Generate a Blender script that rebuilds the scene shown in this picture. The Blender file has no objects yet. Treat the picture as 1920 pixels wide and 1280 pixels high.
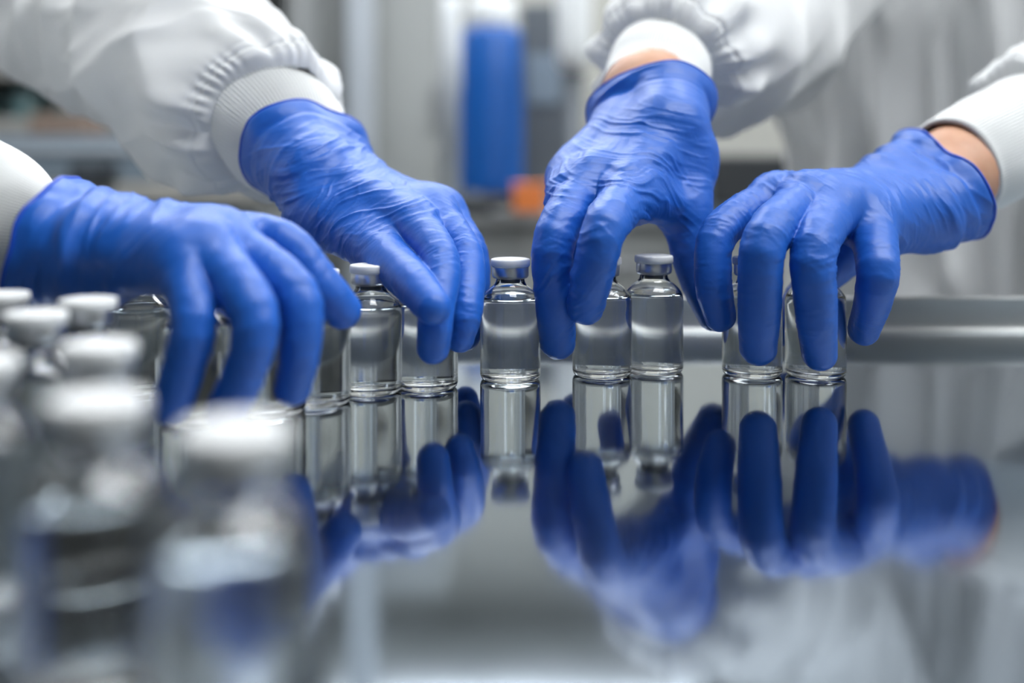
import bpy, bmesh, math, random
import numpy as np
from mathutils import Vector, Matrix

scene = bpy.context.scene
COL = scene.collection

# ------------------------------------------------------------------ camera, world, lights, exposure
F_PX, HOR, CX, CAM_Z = 1900.0, 300.0, 960.0, 0.0867      # table top is z = 0, metres


def P(px, py, Y):
    return np.array([(px - CX) / F_PX * Y, Y, CAM_Z - (py - HOR) / F_PX * Y])


cd = bpy.data.cameras.new('camera')
cam = bpy.data.objects.new('camera', cd)
COL.objects.link(cam)
cam.location = (0, 0, CAM_Z)
cam.rotation_euler = (math.pi / 2, 0, 0)
cd.sensor_width = 36.0
cd.lens = 36.0 * F_PX / 1920.0
cd.shift_y = -(640.0 - HOR) / 1920.0
cd.clip_start = 0.01
cd.clip_end = 50
cd.dof.use_dof = True
cd.dof.focus_distance = 0.395
cd.dof.aperture_fstop = 3.5
scene.camera = cam

scene.view_settings.view_transform = 'Standard'
scene.view_settings.look = 'None'
scene.view_settings.gamma = 1.0
scene.view_settings.use_curve_mapping = False
scene.view_settings.exposure = 0.17
scene.cycles.use_denoising = True
scene.cycles.max_bounces = 14
scene.cycles.transmission_bounces = 14
scene.cycles.glossy_bounces = 8
scene.cycles.caustics_reflective = True
scene.cycles.caustics_refractive = True
scene.cycles.sample_clamp_indirect = 6.0

world = bpy.data.worlds.new('world')
scene.world = world
world.use_nodes = True
world.node_tree.nodes['Background'].inputs[0].default_value = (0.75, 0.85, 1.0, 1)
world.node_tree.nodes['Background'].inputs[1].default_value = 0.3
LIGHT_STRENGTH = 12.5
CEILING_Z = 1.75
FLOOR_Z = -0.92


# ------------------------------------------------------------------ materials
def mat(name, color, rough=0.5, metal=0.0, spec=0.5, **kw):
    m = bpy.data.materials.new(name)
    m.use_nodes = True
    b = m.node_tree.nodes['Principled BSDF']
    b.inputs['Base Color'].default_value = (*color, 1)
    b.inputs['Roughness'].default_value = rough
    b.inputs['Metallic'].default_value = metal
    b.inputs['Specular IOR Level'].default_value = spec
    for k, v in kw.items():
        b.inputs[k].default_value = v
    return m


def bump(m, scale, strength, dist=0.001, detail=3.0, stretch=(1, 1, 1), kind='noise'):
    nt = m.node_tree
    b = nt.nodes['Principled BSDF']
    tc = nt.nodes.new('ShaderNodeTexCoord')
    mp = nt.nodes.new('ShaderNodeMapping')
    mp.inputs['Scale'].default_value = stretch
    tx = nt.nodes.new('ShaderNodeTexNoise')
    tx.inputs['Scale'].default_value = scale
    tx.inputs['Detail'].default_value = detail
    bp = nt.nodes.new('ShaderNodeBump')
    bp.inputs['Strength'].default_value = strength
    bp.inputs['Distance'].default_value = dist
    nt.links.new(tc.outputs['Object'], mp.inputs['Vector'])
    nt.links.new(mp.outputs[0], tx.inputs['Vector'])
    nt.links.new(tx.outputs['Fac'], bp.inputs['Height'])
    nt.links.new(bp.outputs[0], b.inputs['Normal'])
    return tx, mp


def color_noise(m, c1, c2, scale, stretch=(1, 1, 1), detail=4.0):
    nt = m.node_tree
    b = nt.nodes['Principled BSDF']
    tc = nt.nodes.new('ShaderNodeTexCoord')
    mp = nt.nodes.new('ShaderNodeMapping')
    mp.inputs['Scale'].default_value = stretch
    tx = nt.nodes.new('ShaderNodeTexNoise')
    tx.inputs['Scale'].default_value = scale
    tx.inputs['Detail'].default_value = detail
    rp = nt.nodes.new('ShaderNodeValToRGB')
    rp.color_ramp.elements[0].position = 0.3
    rp.color_ramp.elements[0].color = (*c1, 1)
    rp.color_ramp.elements[1].position = 0.7
    rp.color_ramp.elements[1].color = (*c2, 1)
    nt.links.new(tc.outputs['Object'], mp.inputs['Vector'])
    nt.links.new(mp.outputs[0], tx.inputs['Vector'])
    nt.links.new(tx.outputs['Fac'], rp.inputs[0])
    nt.links.new(rp.outputs[0], b.inputs['Base Color'])


M = {}
M['glove'] = mat('blue_nitrile', (0.010, 0.118, 0.54), 0.46, spec=0.6)
bump(M['glove'], 900, 0.12, 0.0004)
M['glove_rim'] = mat('blue_nitrile_bead', (0.006, 0.07, 0.52), 0.40)
M['coat'] = mat('white_polyester_cloth', (0.80, 0.81, 0.81), 0.8, spec=0.25)
bump(M['coat'], 2500, 0.10, 0.0003)
M['knit'] = mat('white_rib_knit', (0.84, 0.85, 0.84), 0.9, spec=0.2)
M['skin'] = mat('skin', (0.62, 0.33, 0.21), 0.5, **{'Subsurface Weight': 0.15, 'Subsurface Radius': (0.006, 0.002, 0.001)})
color_noise(M['skin'], (0.60, 0.31, 0.19), (0.66, 0.37, 0.24), 120)
M['trousers'] = mat('grey_trousers', (0.12, 0.13, 0.15), 0.8)
M['glass'] = mat('clear_glass', (0.985, 0.995, 0.99), 0.0, **{'Transmission Weight': 1.0, 'IOR': 1.5})
M['liquid'] = mat('clear_liquid', (1, 1, 1), 0.0, **{'Transmission Weight': 1.0, 'IOR': 1.333})
M['alu'] = mat('satin_aluminium', (0.70, 0.71, 0.73), 0.32, 1.0)
M['cap_plastic'] = mat('white_cap_plastic', (0.80, 0.81, 0.80), 0.45)
M['rubber'] = mat('grey_rubber', (0.13, 0.14, 0.15), 0.6)
M['steel'] = mat('polished_steel', (0.35, 0.40, 0.45), 0.07, 1.0)


def steel_detail():
    m = M['steel']
    nt = m.node_tree
    b = nt.nodes['Principled BSDF']
    tc = nt.nodes.new('ShaderNodeTexCoord')
    n1 = nt.nodes.new('ShaderNodeTexNoise')
    n1.inputs['Scale'].default_value = 14
    n1.inputs['Detail'].default_value = 5
    mp = nt.nodes.new('ShaderNodeMapRange')
    mp.inputs['From Min'].default_value = 0.3
    mp.inputs['From Max'].default_value = 0.7
    mp.inputs['To Min'].default_value = 0.055
    mp.inputs['To Max'].default_value = 0.10
    nt.links.new(tc.outputs['Object'], n1.inputs['Vector'])
    nt.links.new(n1.outputs['Fac'], mp.inputs['Value'])
    nt.links.new(mp.outputs[0], b.inputs['Roughness'])


steel_detail()
M['steel_rim'] = mat('brushed_steel', (0.50, 0.51, 0.50), 0.55, 1.0)
M['steel_dark'] = mat('table_frame_steel', (0.35, 0.36, 0.38), 0.4, 1.0)
M['wall'] = mat('beige_grey_paint', (0.36, 0.36, 0.33), 0.8)
M['ceiling'] = mat('white_ceiling_paint', (0.55, 0.55, 0.54), 0.9)
M['floor'] = mat('grey_vinyl', (0.13, 0.14, 0.15), 0.4)
M['white_panel'] = mat('white_laminate', (0.44, 0.48, 0.52), 0.4)
M['grey_panel'] = mat('grey_laminate', (0.23, 0.24, 0.24), 0.5)
M['beige_panel'] = mat('beige_laminate', (0.38, 0.37, 0.34), 0.5)
M['pale_panel'] = mat('pale_grey_laminate', (0.35, 0.365, 0.355), 0.5)
M['blue_plastic'] = mat('blue_plastic', (0.001, 0.085, 0.36), 0.4)
M['black_plastic'] = mat('black_plastic', (0.02, 0.024, 0.028), 0.4)
M['dark_grey'] = mat('dark_grey_plastic', (0.09, 0.105, 0.12), 0.5)
M['orange_plastic'] = mat('orange_plastic', (0.72, 0.20, 0.045), 0.5)
M['teal_glass'] = mat('teal_plastic', (0.16, 0.27, 0.28), 0.3)
M['slate'] = mat('slate_blue_enamel', (0.20, 0.25, 0.30), 0.25)
M['brown'] = mat('brown_cardboard', (0.27, 0.20, 0.16), 0.8)
M['tan'] = mat('tan_cardboard', (0.40, 0.33, 0.24), 0.8)
M['white_plastic'] = mat('white_plastic', (0.70, 0.73, 0.74), 0.4)
M['stain'] = mat('iodine_stain', (0.75, 0.5, 0.3), 0.9)
ml = bpy.data.materials.new('lamp_diffuser')
ml.use_nodes = True
_b = ml.node_tree.nodes['Principled BSDF']
_b.inputs['Base Color'].default_value = (0.9, 0.9, 0.9, 1)
_b.inputs['Emission Color'].default_value = (0.94, 0.97, 1.0, 1)
_b.inputs['Emission Strength'].default_value = LIGHT_STRENGTH
M['lamp'] = ml


# ------------------------------------------------------------------ object helpers
def link_mesh(name, me, material, parent=None, smooth=True):
    if material is not None:
        me.materials.append(material)
    if smooth:
        me.polygons.foreach_set('use_smooth', np.ones(len(me.polygons), dtype=bool))
    o = bpy.data.objects.new(name, me)
    COL.objects.link(o)
    if parent is not None:
        o.parent = parent
    return o


def mesh_np(name, verts, quads):
    me = bpy.data.meshes.new(name)
    n, k = quads.shape
    me.vertices.add(len(verts))
    me.vertices.foreach_set('co', np.ascontiguousarray(verts, dtype=np.float32).ravel())
    me.loops.add(n * k)
    me.loops.foreach_set('vertex_index', np.ascontiguousarray(quads, dtype=np.int32).ravel())
    me.polygons.add(n)
    me.polygons.foreach_set('loop_start', np.arange(0, n * k, k, dtype=np.int32))
    me.update(calc_edges=True)
    me.validate()
    return me


def tag(o, label=None, cat=None, group=None, kind=None):
    if label:
        o['label'] = label
    if cat:
        o['category'] = cat
    if group:
        o['group'] = group
    if kind:
        o['kind'] = kind
    return o


def empty(name, loc, label, cat, group=None):
    o = bpy.data.objects.new(name, None)
    o.empty_display_size = 0.05
    COL.objects.link(o)
    o.location = loc
    return tag(o, label, cat, group)


def add_box(bm, c, s, rz=0.0):
    r = bmesh.ops.create_cube(bm, size=1.0)
    mt = Matrix.Translation(c) @ Matrix.Rotation(rz, 4, 'Z') @ Matrix.Diagonal((s[0], s[1], s[2], 1))
    bmesh.ops.transform(bm, matrix=mt, verts=r['verts'])


def lathe_mesh(name, prof, n=48, closed=False):
    """prof: list of (r, z); r = 0 at an end closes it."""
    verts, faces = [], []
    rings = []
    for r, z in prof:
        if r < 1e-7:
            rings.append([len(verts)])
            verts.append((0, 0, z))
        else:
            rings.append(list(range(len(verts), len(verts) + n)))
            for i in range(n):
                a = 2 * math.pi * i / n
                verts.append((r * math.cos(a), r * math.sin(a), z))
    m = len(rings)
    for k in range(m if closed else m - 1):
        A, B = rings[k], rings[(k + 1) % m]
        for i in range(n):
            j = (i + 1) % n
            if len(A) == 1 and len(B) == 1:
                break
            if len(A) == 1:
                faces.append((A[0], B[j], B[i]))
            elif len(B) == 1:
                faces.append((A[i], A[j], B[0]))
            else:
                faces.append((A[i], A[j], B[j], B[i]))
    me = bpy.data.meshes.new(name)
    me.from_pydata(verts, [], faces)
    bm = bmesh.new()
    bm.from_mesh(me)
    bmesh.ops.recalc_face_normals(bm, faces=bm.faces)
    bm.to_mesh(me)
    bm.free()
    return me


def bm_obj(name, bm, material, parent=None, smooth=False, bevel=0.0, seg=2):
    if bevel > 0:
        bmesh.ops.bevel(bm, geom=list(bm.edges), offset=bevel, segments=seg, affect='EDGES', profile=0.5)
    bmesh.ops.recalc_face_normals(bm, faces=bm.faces)
    me = bpy.data.meshes.new(name)
    bm.to_mesh(me)
    bm.free()
    return link_mesh(name, me, material, parent, smooth)


def boxes(name, lst, material, parent=None, bevel=0.0):
    bm = bmesh.new()
    for c, s in lst:
        add_box(bm, c, s)
    return bm_obj(name, bm, material, parent, False, bevel)


# ------------------------------------------------------------------ numeric field tools
def vnoise(p, seed=0):
    """smooth value noise in [-1, 1]; p is (N, 3)."""
    i = np.floor(p).astype(np.int64)
    f = (p - i).astype(np.float64)
    u = f * f * f * (f * (f * 6 - 15) + 10)

    def h(x, y, z):
        n = (x * 374761393 + y * 668265263 + z * 2147483647 + seed * 1274126177) & 0xFFFFFFFF
        n = ((n ^ (n >> 13)) * 1274126177) & 0xFFFFFFFF
        n = (n ^ (n >> 16)) & 0xFFFFFFFF
        n = ((n * 2246822519) & 0xFFFFFFFF)
        n = n ^ (n >> 15)
        return (n & 0xFFFFFF) / float(0x7FFFFF) - 1.0
    x, y, z = i[:, 0], i[:, 1], i[:, 2]
    ux, uy, uz = u[:, 0], u[:, 1], u[:, 2]

    def lx(yy, zz):
        a = h(x, yy, zz)
        return a + (h(x + 1, yy, zz) - a) * ux
    a0 = lx(y, z)
    a1 = lx(y + 1, z)
    b0 = lx(y, z + 1)
    b1 = lx(y + 1, z + 1)
    a = a0 + (a1 - a0) * uy
    b = b0 + (b1 - b0) * uy
    return a + (b - a) * uz


def seg_d(p, a, b, ra, rb):
    ba = (b - a)
    pa = p - a
    l2 = max(float(ba @ ba), 1e-12)
    t = np.clip(pa @ ba / l2, 0, 1)
    d = pa - t[:, None] * ba
    return np.sqrt((d * d).sum(1)) - (ra + (rb - ra) * t)


def smin(a, b, k):
    h = np.clip(0.5 + 0.5 * (b - a) / k, 0, 1)
    return b + (a - b) * h - k * h * (1 - h)


def surface_nets(f, lo, hi, h, lip=1.3):
    """mesh the zero set of f, evaluating finely only near it."""
    q = 4
    n = np.ceil((hi - lo) / (h * q)).astype(int) + 1
    ax = [lo[k] + (np.arange(n[k]) + 0.5) * h * q for k in range(3)]
    g = np.stack(np.meshgrid(*ax, indexing='ij'), -1).reshape(-1, 3)
    dc = f(g).reshape(n)
    N = n * q
    near = np.abs(dc) < h * q * lip
    big = np.repeat(np.repeat(np.repeat(near, q, 0), q, 1), q, 2)
    D = np.repeat(np.repeat(np.repeat(dc, q, 0), q, 1), q, 2)
    idx = np.argwhere(big)
    pts = lo + (idx + 0.5) * h
    D[big] = f(pts)
    # corners of cells
    s = D < 0
    nx, ny, nz_ = D.shape
    c = [(i, j, k) for i in (0, 1) for j in (0, 1) for k in (0, 1)]
    cnt = np.zeros((nx - 1, ny - 1, nz_ - 1), dtype=np.int8)
    for i, j, k in c:
        cnt += s[i:nx - 1 + i, j:ny - 1 + j, k:nz_ - 1 + k]
    act = (cnt > 0) & (cnt < 8)
    cid = np.full(act.shape, -1, dtype=np.int64)
    ac = np.argwhere(act)
    cid[act] = np.arange(len(ac))
    acc = np.zeros((len(ac), 3))
    w = np.zeros(len(ac))
    for e in range(3):
        for a_ in (0, 1):
            for b_ in (0, 1):
                o0 = np.zeros(3, int)
                oth = [k for k in range(3) if k != e]
                o0[oth[0]], o0[oth[1]] = a_, b_
                o1 = o0.copy()
                o1[e] = 1
                d0 = D[ac[:, 0] + o0[0], ac[:, 1] + o0[1], ac[:, 2] + o0[2]]
                d1 = D[ac[:, 0] + o1[0], ac[:, 1] + o1[1], ac[:, 2] + o1[2]]
                m = (d0 < 0) != (d1 < 0)
                t = np.where(m, d0 / np.where(m, d0 - d1, 1), 0)
                pt = np.tile(o0.astype(float), (len(ac), 1))
                pt[:, e] = t
                acc += pt * m[:, None]
                w += m
    v = lo + (ac + 0.5 + acc / w[:, None]) * h
    quads = []
    for e in range(3):
        u_, w_ = (e + 1) % 3, (e + 2) % 3
        sl0 = [slice(None)] * 3
        sl1 = [slice(None)] * 3
        sl0[e] = slice(0, D.shape[e] - 1)
        sl1[e] = slice(1, D.shape[e])
        a, b = s[tuple(sl0)], s[tuple(sl1)]
        ed = np.argwhere(a != b)
        ok = (ed[:, u_] > 0) & (ed[:, w_] > 0) & (ed[:, u_] < D.shape[u_] - 1) & (ed[:, w_] < D.shape[w_] - 1)
        ed = ed[ok]
        flip = a[ed[:, 0], ed[:, 1], ed[:, 2]]

        def cell(du, dw):
            x = ed.copy()
            x[:, u_] -= du
            x[:, w_] -= dw
            return cid[x[:, 0], x[:, 1], x[:, 2]]
        qd = np.stack([cell(1, 1), cell(0, 1), cell(0, 0), cell(1, 0)], 1)
        qd[~flip] = qd[~flip][:, ::-1]
        quads.append(qd)
    q4 = np.concatenate(quads)
    q4 = q4[(q4 >= 0).all(1)]
    return v, q4


def vnormals(v, q):
    d1 = v[q[:, 2]] - v[q[:, 0]]
    d2 = v[q[:, 3]] - v[q[:, 1]]
    fn = np.cross(d1, d2)
    n = np.zeros_like(v)
    for k in range(4):
        for c in range(3):
            n[:, c] += np.bincount(q[:, k], fn[:, c], len(v))
    l = np.linalg.norm(n, axis=1)
    l[l < 1e-20] = 1
    return n / l[:, None]


def unit(x):
    x = np.asarray(x, float)
    return x / np.linalg.norm(x)


def loop_tube(loop, r, n=8, smooth=6):
    """a closed tube along an ordered loop of points"""
    L = loop.copy()
    for _ in range(smooth):
        L = (np.roll(L, 1, 0) + 2 * L + np.roll(L, -1, 0)) / 4
    c = L.mean(0)
    t = np.roll(L, -1, 0) - np.roll(L, 1, 0)
    t /= np.linalg.norm(t, axis=1)[:, None]
    o = L - c
    o -= (o * t).sum(1)[:, None] * t
    o /= np.linalg.norm(o, axis=1)[:, None]
    b = np.cross(t, o)
    a = 2 * np.pi * np.arange(n) / n
    v = L[:, None, :] + r * (np.cos(a)[None, :, None] * o[:, None, :] + np.sin(a)[None, :, None] * b[:, None, :])
    m = len(L)
    i = np.arange(m)[:, None]
    j = np.arange(n)[None, :]
    i2, j2 = (i + 1) % m, (j + 1) % n
    q = np.stack([i * n + j, i2 * n + j, i2 * n + j2, i * n + j2], -1).reshape(-1, 4)
    return v.reshape(-1, 3), q


def boundary_loop(q):
    e = np.concatenate([q[:, [k, (k + 1) % 4]] for k in range(4)])
    key = np.sort(e, 1)
    code = key[:, 0].astype(np.int64) * (key.max() + 1) + key[:, 1]
    _, first, cnt = np.unique(code, return_index=True, return_counts=True)
    be = e[first[cnt == 1]]
    nxt = {}
    for a, b in be:
        nxt.setdefault(int(a), int(b))
    best = []
    seen = set()
    for st in list(nxt):
        if st in seen:
            continue
        lp = []
        x = st
        while x in nxt and x not in seen:
            seen.add(x)
            lp.append(x)
            x = nxt[x]
        if len(lp) > len(best):
            best = lp
    return np.array(best)


# ------------------------------------------------------------------ hands in gloves
# every joint: (px, py, depth, radius in mm)
HANDS = {}
HANDS['A'] = dict(     # near hand of the person on the left (right hand)
    cuff=(85, 450, 0.350), wrist=(205, 466, 0.338), wr=(15.0, 16.0), cr=(18.5, 19.5), spread=(7, 7), rim_wave=1.2, rim_n=(-.95, -.10, .31), rings=[(19, 2.0, 2.6), (27, -.8, 3), (35, 2.0, 3.2), (9, 1.0, 2)],
    fingers=dict(
        index=[(400, 440, .345, 8.6), (527, 452, .335, 7.2), (601, 534, .333, 6.9), (642, 582, .337, 6.3)],
        middle=[(415, 450, .325, 9.0), (550, 545, .310, 7.2), (562, 655, .308, 6.4), (549, 724, .314, 5.8)],
        ring=[(388, 472, .312, 8.6), (474, 582, .292, 7.0), (461, 690, .292, 6.2), (424, 770, .298, 5.8)],
        pinky=[(345, 490, .308, 8.6), (364, 600, .292, 6.6), (343, 690, .292, 6.0), (321, 760, .294, 5.6)],
        thumb=[(290, 470, .355, 10.0), (390, 520, .365, 8.5), (470, 560, .362, 7.5), (540, 600, .358, 6.6)]),
    folds=[((250, 420, .33), (1, .25), 26, 7, .9, 3), ((130, 440, .345), (1, .5), 30, 9, 1.1, 5), ((310, 520, .31), (.8, .6), 20, 6, .7, 8)])
HANDS['B'] = dict(     # far hand of the person on the left (left hand)
    cuff=(574, 290, 0.474), wrist=(622, 346, 0.450), wr=(19.5, 19.0), cr=(21.5, 21.5), spread=(9, 8), rim_wave=1.2, fold_gain=0.72, rings=[(16, .9, 2.2), (22, -.6, 2), (27, .8, 2)],
    fingers=dict(
        index=[(775, 425, .405, 9.6), (826, 487, .378, 7.2), (817, 597, .360, 6.4), (812, 652, .361, 5.8)],
        middle=[(812, 405, .425, 10.0), (872, 480, .398, 7.4), (872, 580, .378, 6.5), (862, 632, .377, 5.8)],
        ring=[(830, 400, .445, 9.6), (885, 480, .425, 7.2), (886, 570, .412, 6.4), (875, 630, .408, 5.8)],
        pinky=[(835, 400, .463, 8.8), (880, 480, .448, 6.6), (882, 560, .438, 6.0), (872, 615, .432, 5.4)],
        thumb=[(600, 400, .432, 13.0), (708, 470, .398, 9.6), (768, 525, .368, 7.8), (812, 575, .351, 6.2)]),
    folds=[((620, 330, .44), (.35, .93), 34, 5.5, 1.25, 1), ((700, 380, .42), (.45, .9), 34, 5.0, 1.0, 2), ((640, 430, .42), (.85, .5), 24, 3.6, .7, 4),
           ((560, 330, .45), (.3, .95), 26, 8, 1.2, 9), ((730, 500, .385), (.8, .6), 13, 3.0, .55, 6), ((800, 400, .41), (.5, .87), 22, 5.0, .6, 7)])
HANDS['C'] = dict(     # central hand of the person at the back (right hand)
    cuff=(1217, 208, 0.476), wrist=(1216, 262, 0.452), wr=(18.0, 17.5), cr=(19.0, 19.0), spread=(10, 9), rim_wave=1.5, rings=[(5, .9, 1.4), (8.5, -.7, 1.5)],
    fingers=dict(
        index=[(1172, 372, .408, 10.0), (1134, 428, .374, 8.4), (1110, 522, .375, 7.6), (1098, 575, .385, 6.8)],
        middle=[(1100, 350, .420, 10.2), (1040, 445, .391, 8.4), (1040, 563, .392, 7.7), (1046, 640, .400, 7.0)],
        ring=[(1072, 335, .438, 9.8), (1058, 378, .412, 8.2), (1066, 500, .424, 7.4), (1080, 590, .436, 6.6)],
        pinky=[(1085, 310, .458, 9.2), (1072, 370, .440, 7.4), (1095, 460, .452, 6.6), (1112, 530, .460, 6.0)],
        thumb=[(1282, 300, .448, 13.0), (1291, 420, .432, 10.2), (1308, 510, .428, 8.8), (1338, 588, .424, 7.2)]),
    extra=[((1190, 370, .41), (1270, 385, .432), 9.0, 9.0), ((1158, 238, .462), (1092, 312, .445), 10.0, 10.0)],
    folds=[((1180, 340, .41), (-.25, 1), 36, 4.6, .7, 1), ((1190, 270, .44), (-.2, 1), 30, 5.5, .6, 2), ((1190, 400, .395), (.9, -.5), 18, 3.2, .6, 3),
           ((1260, 370, .42), (.7, -.7), 20, 4.0, .5, 4), ((1120, 430, .375), (.3, 1), 16, 3.0, .4, 5), ((1105, 560, .38), (.6, .8), 13, 3.0, .5, 6),
           ((1050, 560, .39), (.7, .7), 24, 4.0, .6, 7), ((1120, 280, .44), (.8, .6), 20, 6, .7, 8)])
HANDS['D'] = dict(     # right-hand-side hand of the person at the back (left hand)
    cuff=(1764, 344, 0.470), wrist=(1700, 379, 0.453), wr=(18.0, 17.5), cr=(19.0, 19.0), spread=(10, 10), rim_wave=1.6, rim_n=(.89, .20, .38), rings=[(14, 1.3, 2.2), (20, -.9, 2), (26, 1.0, 2.4)],
    fingers=dict(
        index=[(1452, 372, .424, 9.6), (1350, 432, .402, 7.4), (1338, 532, .395, 7.2), (1350, 592, .398, 6.2)],
        middle=[(1508, 380, .412, 10.4), (1436, 448, .377, 8.6), (1425, 567, .378, 8.1), (1421, 650, .385, 7.0)],
        ring=[(1562, 392, .408, 10.4), (1526, 468, .376, 8.5), (1530, 576, .376, 7.9), (1536, 662, .384, 6.7)],
        pinky=[(1632, 415, .412, 9.8), (1646, 500, .388, 8.0), (1637, 563, .392, 7.3), (1620, 618, .404, 6.2)],
        thumb=[(1640, 430, .450, 11.0), (1560, 500, .450, 9.0), (1505, 560, .444, 8.0), (1478, 620, .440, 6.8)]),
    extra=[((1730, 412, .452), (1655, 440, .425), 12.0, 8.5)],
    folds=[((1560, 350, .42), (.75, -.65), 32, 6, .6, 1), ((1690, 380, .44), (.9, -.3), 30, 7, 1.0, 2), ((1740, 350, .455), (.6, -.8), 26, 6, 1.0, 3),
           ((1660, 440, .42), (.9, -.1), 22, 6, .9, 4), ((1450, 460, .38), (.3, 1), 13, 2.8, .55, 5), ((1545, 480, .378), (.3, 1), 13, 2.8, .55, 6),
           ((1370, 430, .40), (.5, .8), 14, 2.8, .5, 7), ((1480, 380, .41), (.8, -.6), 24, 5, .6, 8)])
MM = 0.001


def hand_prims(H):
    W, C = P(*H['wrist']), P(*H['cuff'])
    J = {k: [P(*j[:3]) for j in v] for k, v in H['fingers'].items()}
    R = {k: [j[3] * MM for j in v] for k, v in H['fingers'].items()}
    ax = unit(C - W)
    side = J['index'][0] - J['pinky'][0]
    side = unit(side - (side @ ax) * ax)
    C2 = C + ax * 0.03
    wr, cr, sp = [x * MM for x in H['wr']], [x * MM for x in H['cr']], [x * MM for x in H['spread']]
    palm = []
    for sgn, k in ((1, 0), (-1, 1)):
        palm.append((W + side * sgn * sp[0], C + side * sgn * sp[1], wr[k], cr[k]))
        palm.append((C + side * sgn * sp[1], C2 + side * sgn * sp[1], cr[k], cr[k]))
    for i, k in enumerate(('index', 'middle', 'ring', 'pinky')):
        o = (0.75, 0.25, -0.25, -0.75)[i] * sp[0]
        palm.append((W + side * o, J[k][0], 0.0135, R[k][0]))
    ks = ('index', 'middle', 'ring', 'pinky')
    for a, b in zip(ks[:-1], ks[1:]):
        palm.append((J[a][0] * .9 + W * .1, J[b][0] * .9 + W * .1, R[a][0] * .9, R[b][0] * .9))
    palm.append((W + side * sp[0] * .6, J['thumb'][0], 0.015, R['thumb'][0]))
    palm.append((J['thumb'][0], J['index'][0] * .7 + W * .3, R['thumb'][0] * .85, 0.009))
    for a, b, ra, rb in H.get('extra', ()):
        palm.append((P(*a), P(*b), ra * MM, rb * MM))
    return W, C, ax, side, J, R, palm


def hand_field(H):
    W, C, ax, side, J, R, palm = hand_prims(H)
    chains = {}
    for k in J:
        rr = list(R[k])
        ch = catmull(np.array([np.append(a, r) for a, r in zip(J[k], rr)]), 13)
        chains[k] = ch

    def f(p):
        d = None
        for a, b, ra, rb in palm:
            x = seg_d(p, a, b, ra, rb)
            d = x if d is None else smin(d, x, 0.007)
        out = d
        for k in J:
            x = None
            ch = chains[k]
            for i in range(len(ch) - 1):
                y = seg_d(p, ch[i, :3], ch[i + 1, :3], ch[i, 3], ch[i + 1, 3])
                x = y if x is None else np.minimum(x, y)
            out = smin(out, smin(d, x, 0.009 if k == 'thumb' else 0.006), 0.0006)
        return out
    return f


def fold_disp(p, c, a, Rm, wl, amp, seed, b=None, along=6.0):
    a = unit(a)
    if b is None:
        b = np.cross(a, np.array([0, 1.0, 0]))
    b = unit(b)
    e = np.cross(a, b)
    r = p - c
    w = np.exp(-((r * r).sum(1)) / (2 * (Rm * 0.5) ** 2))
    m = w > 0.02
    out = np.zeros(len(p))
    if not m.any():
        return out
    r = r[m]
    pw = p[m]
    warp = vnoise(pw / (wl * 5.0) + seed * 7.3, seed) * 1.1 + vnoise(pw / (wl * 2.2) + 3.1, seed + 5) * 0.3
    qa = r @ a / wl + warp
    qb = r @ b / (wl * along)
    qe = r @ e / (wl * along)
    n = vnoise(np.stack([qa * 1.3, qb, qe], 1) + seed * 13.7, seed + 11)
    rd = np.clip(1 - np.abs(n) * 2.0, 0, 1) ** 1.6
    n2 = vnoise(np.stack([qa * 2.6, qb * 1.4, qe], 1) + seed * 3.7, seed + 17)
    rd = rd + 0.35 * np.clip(1 - np.abs(n2) * 2.2, 0, 1) ** 2
    msk = np.clip(0.55 + 0.8 * vnoise(pw / (wl * 3.5) + 9.2, seed + 23), 0, 1)
    out[m] = amp * w[m] * (rd - 0.35) * msk
    return out


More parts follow.
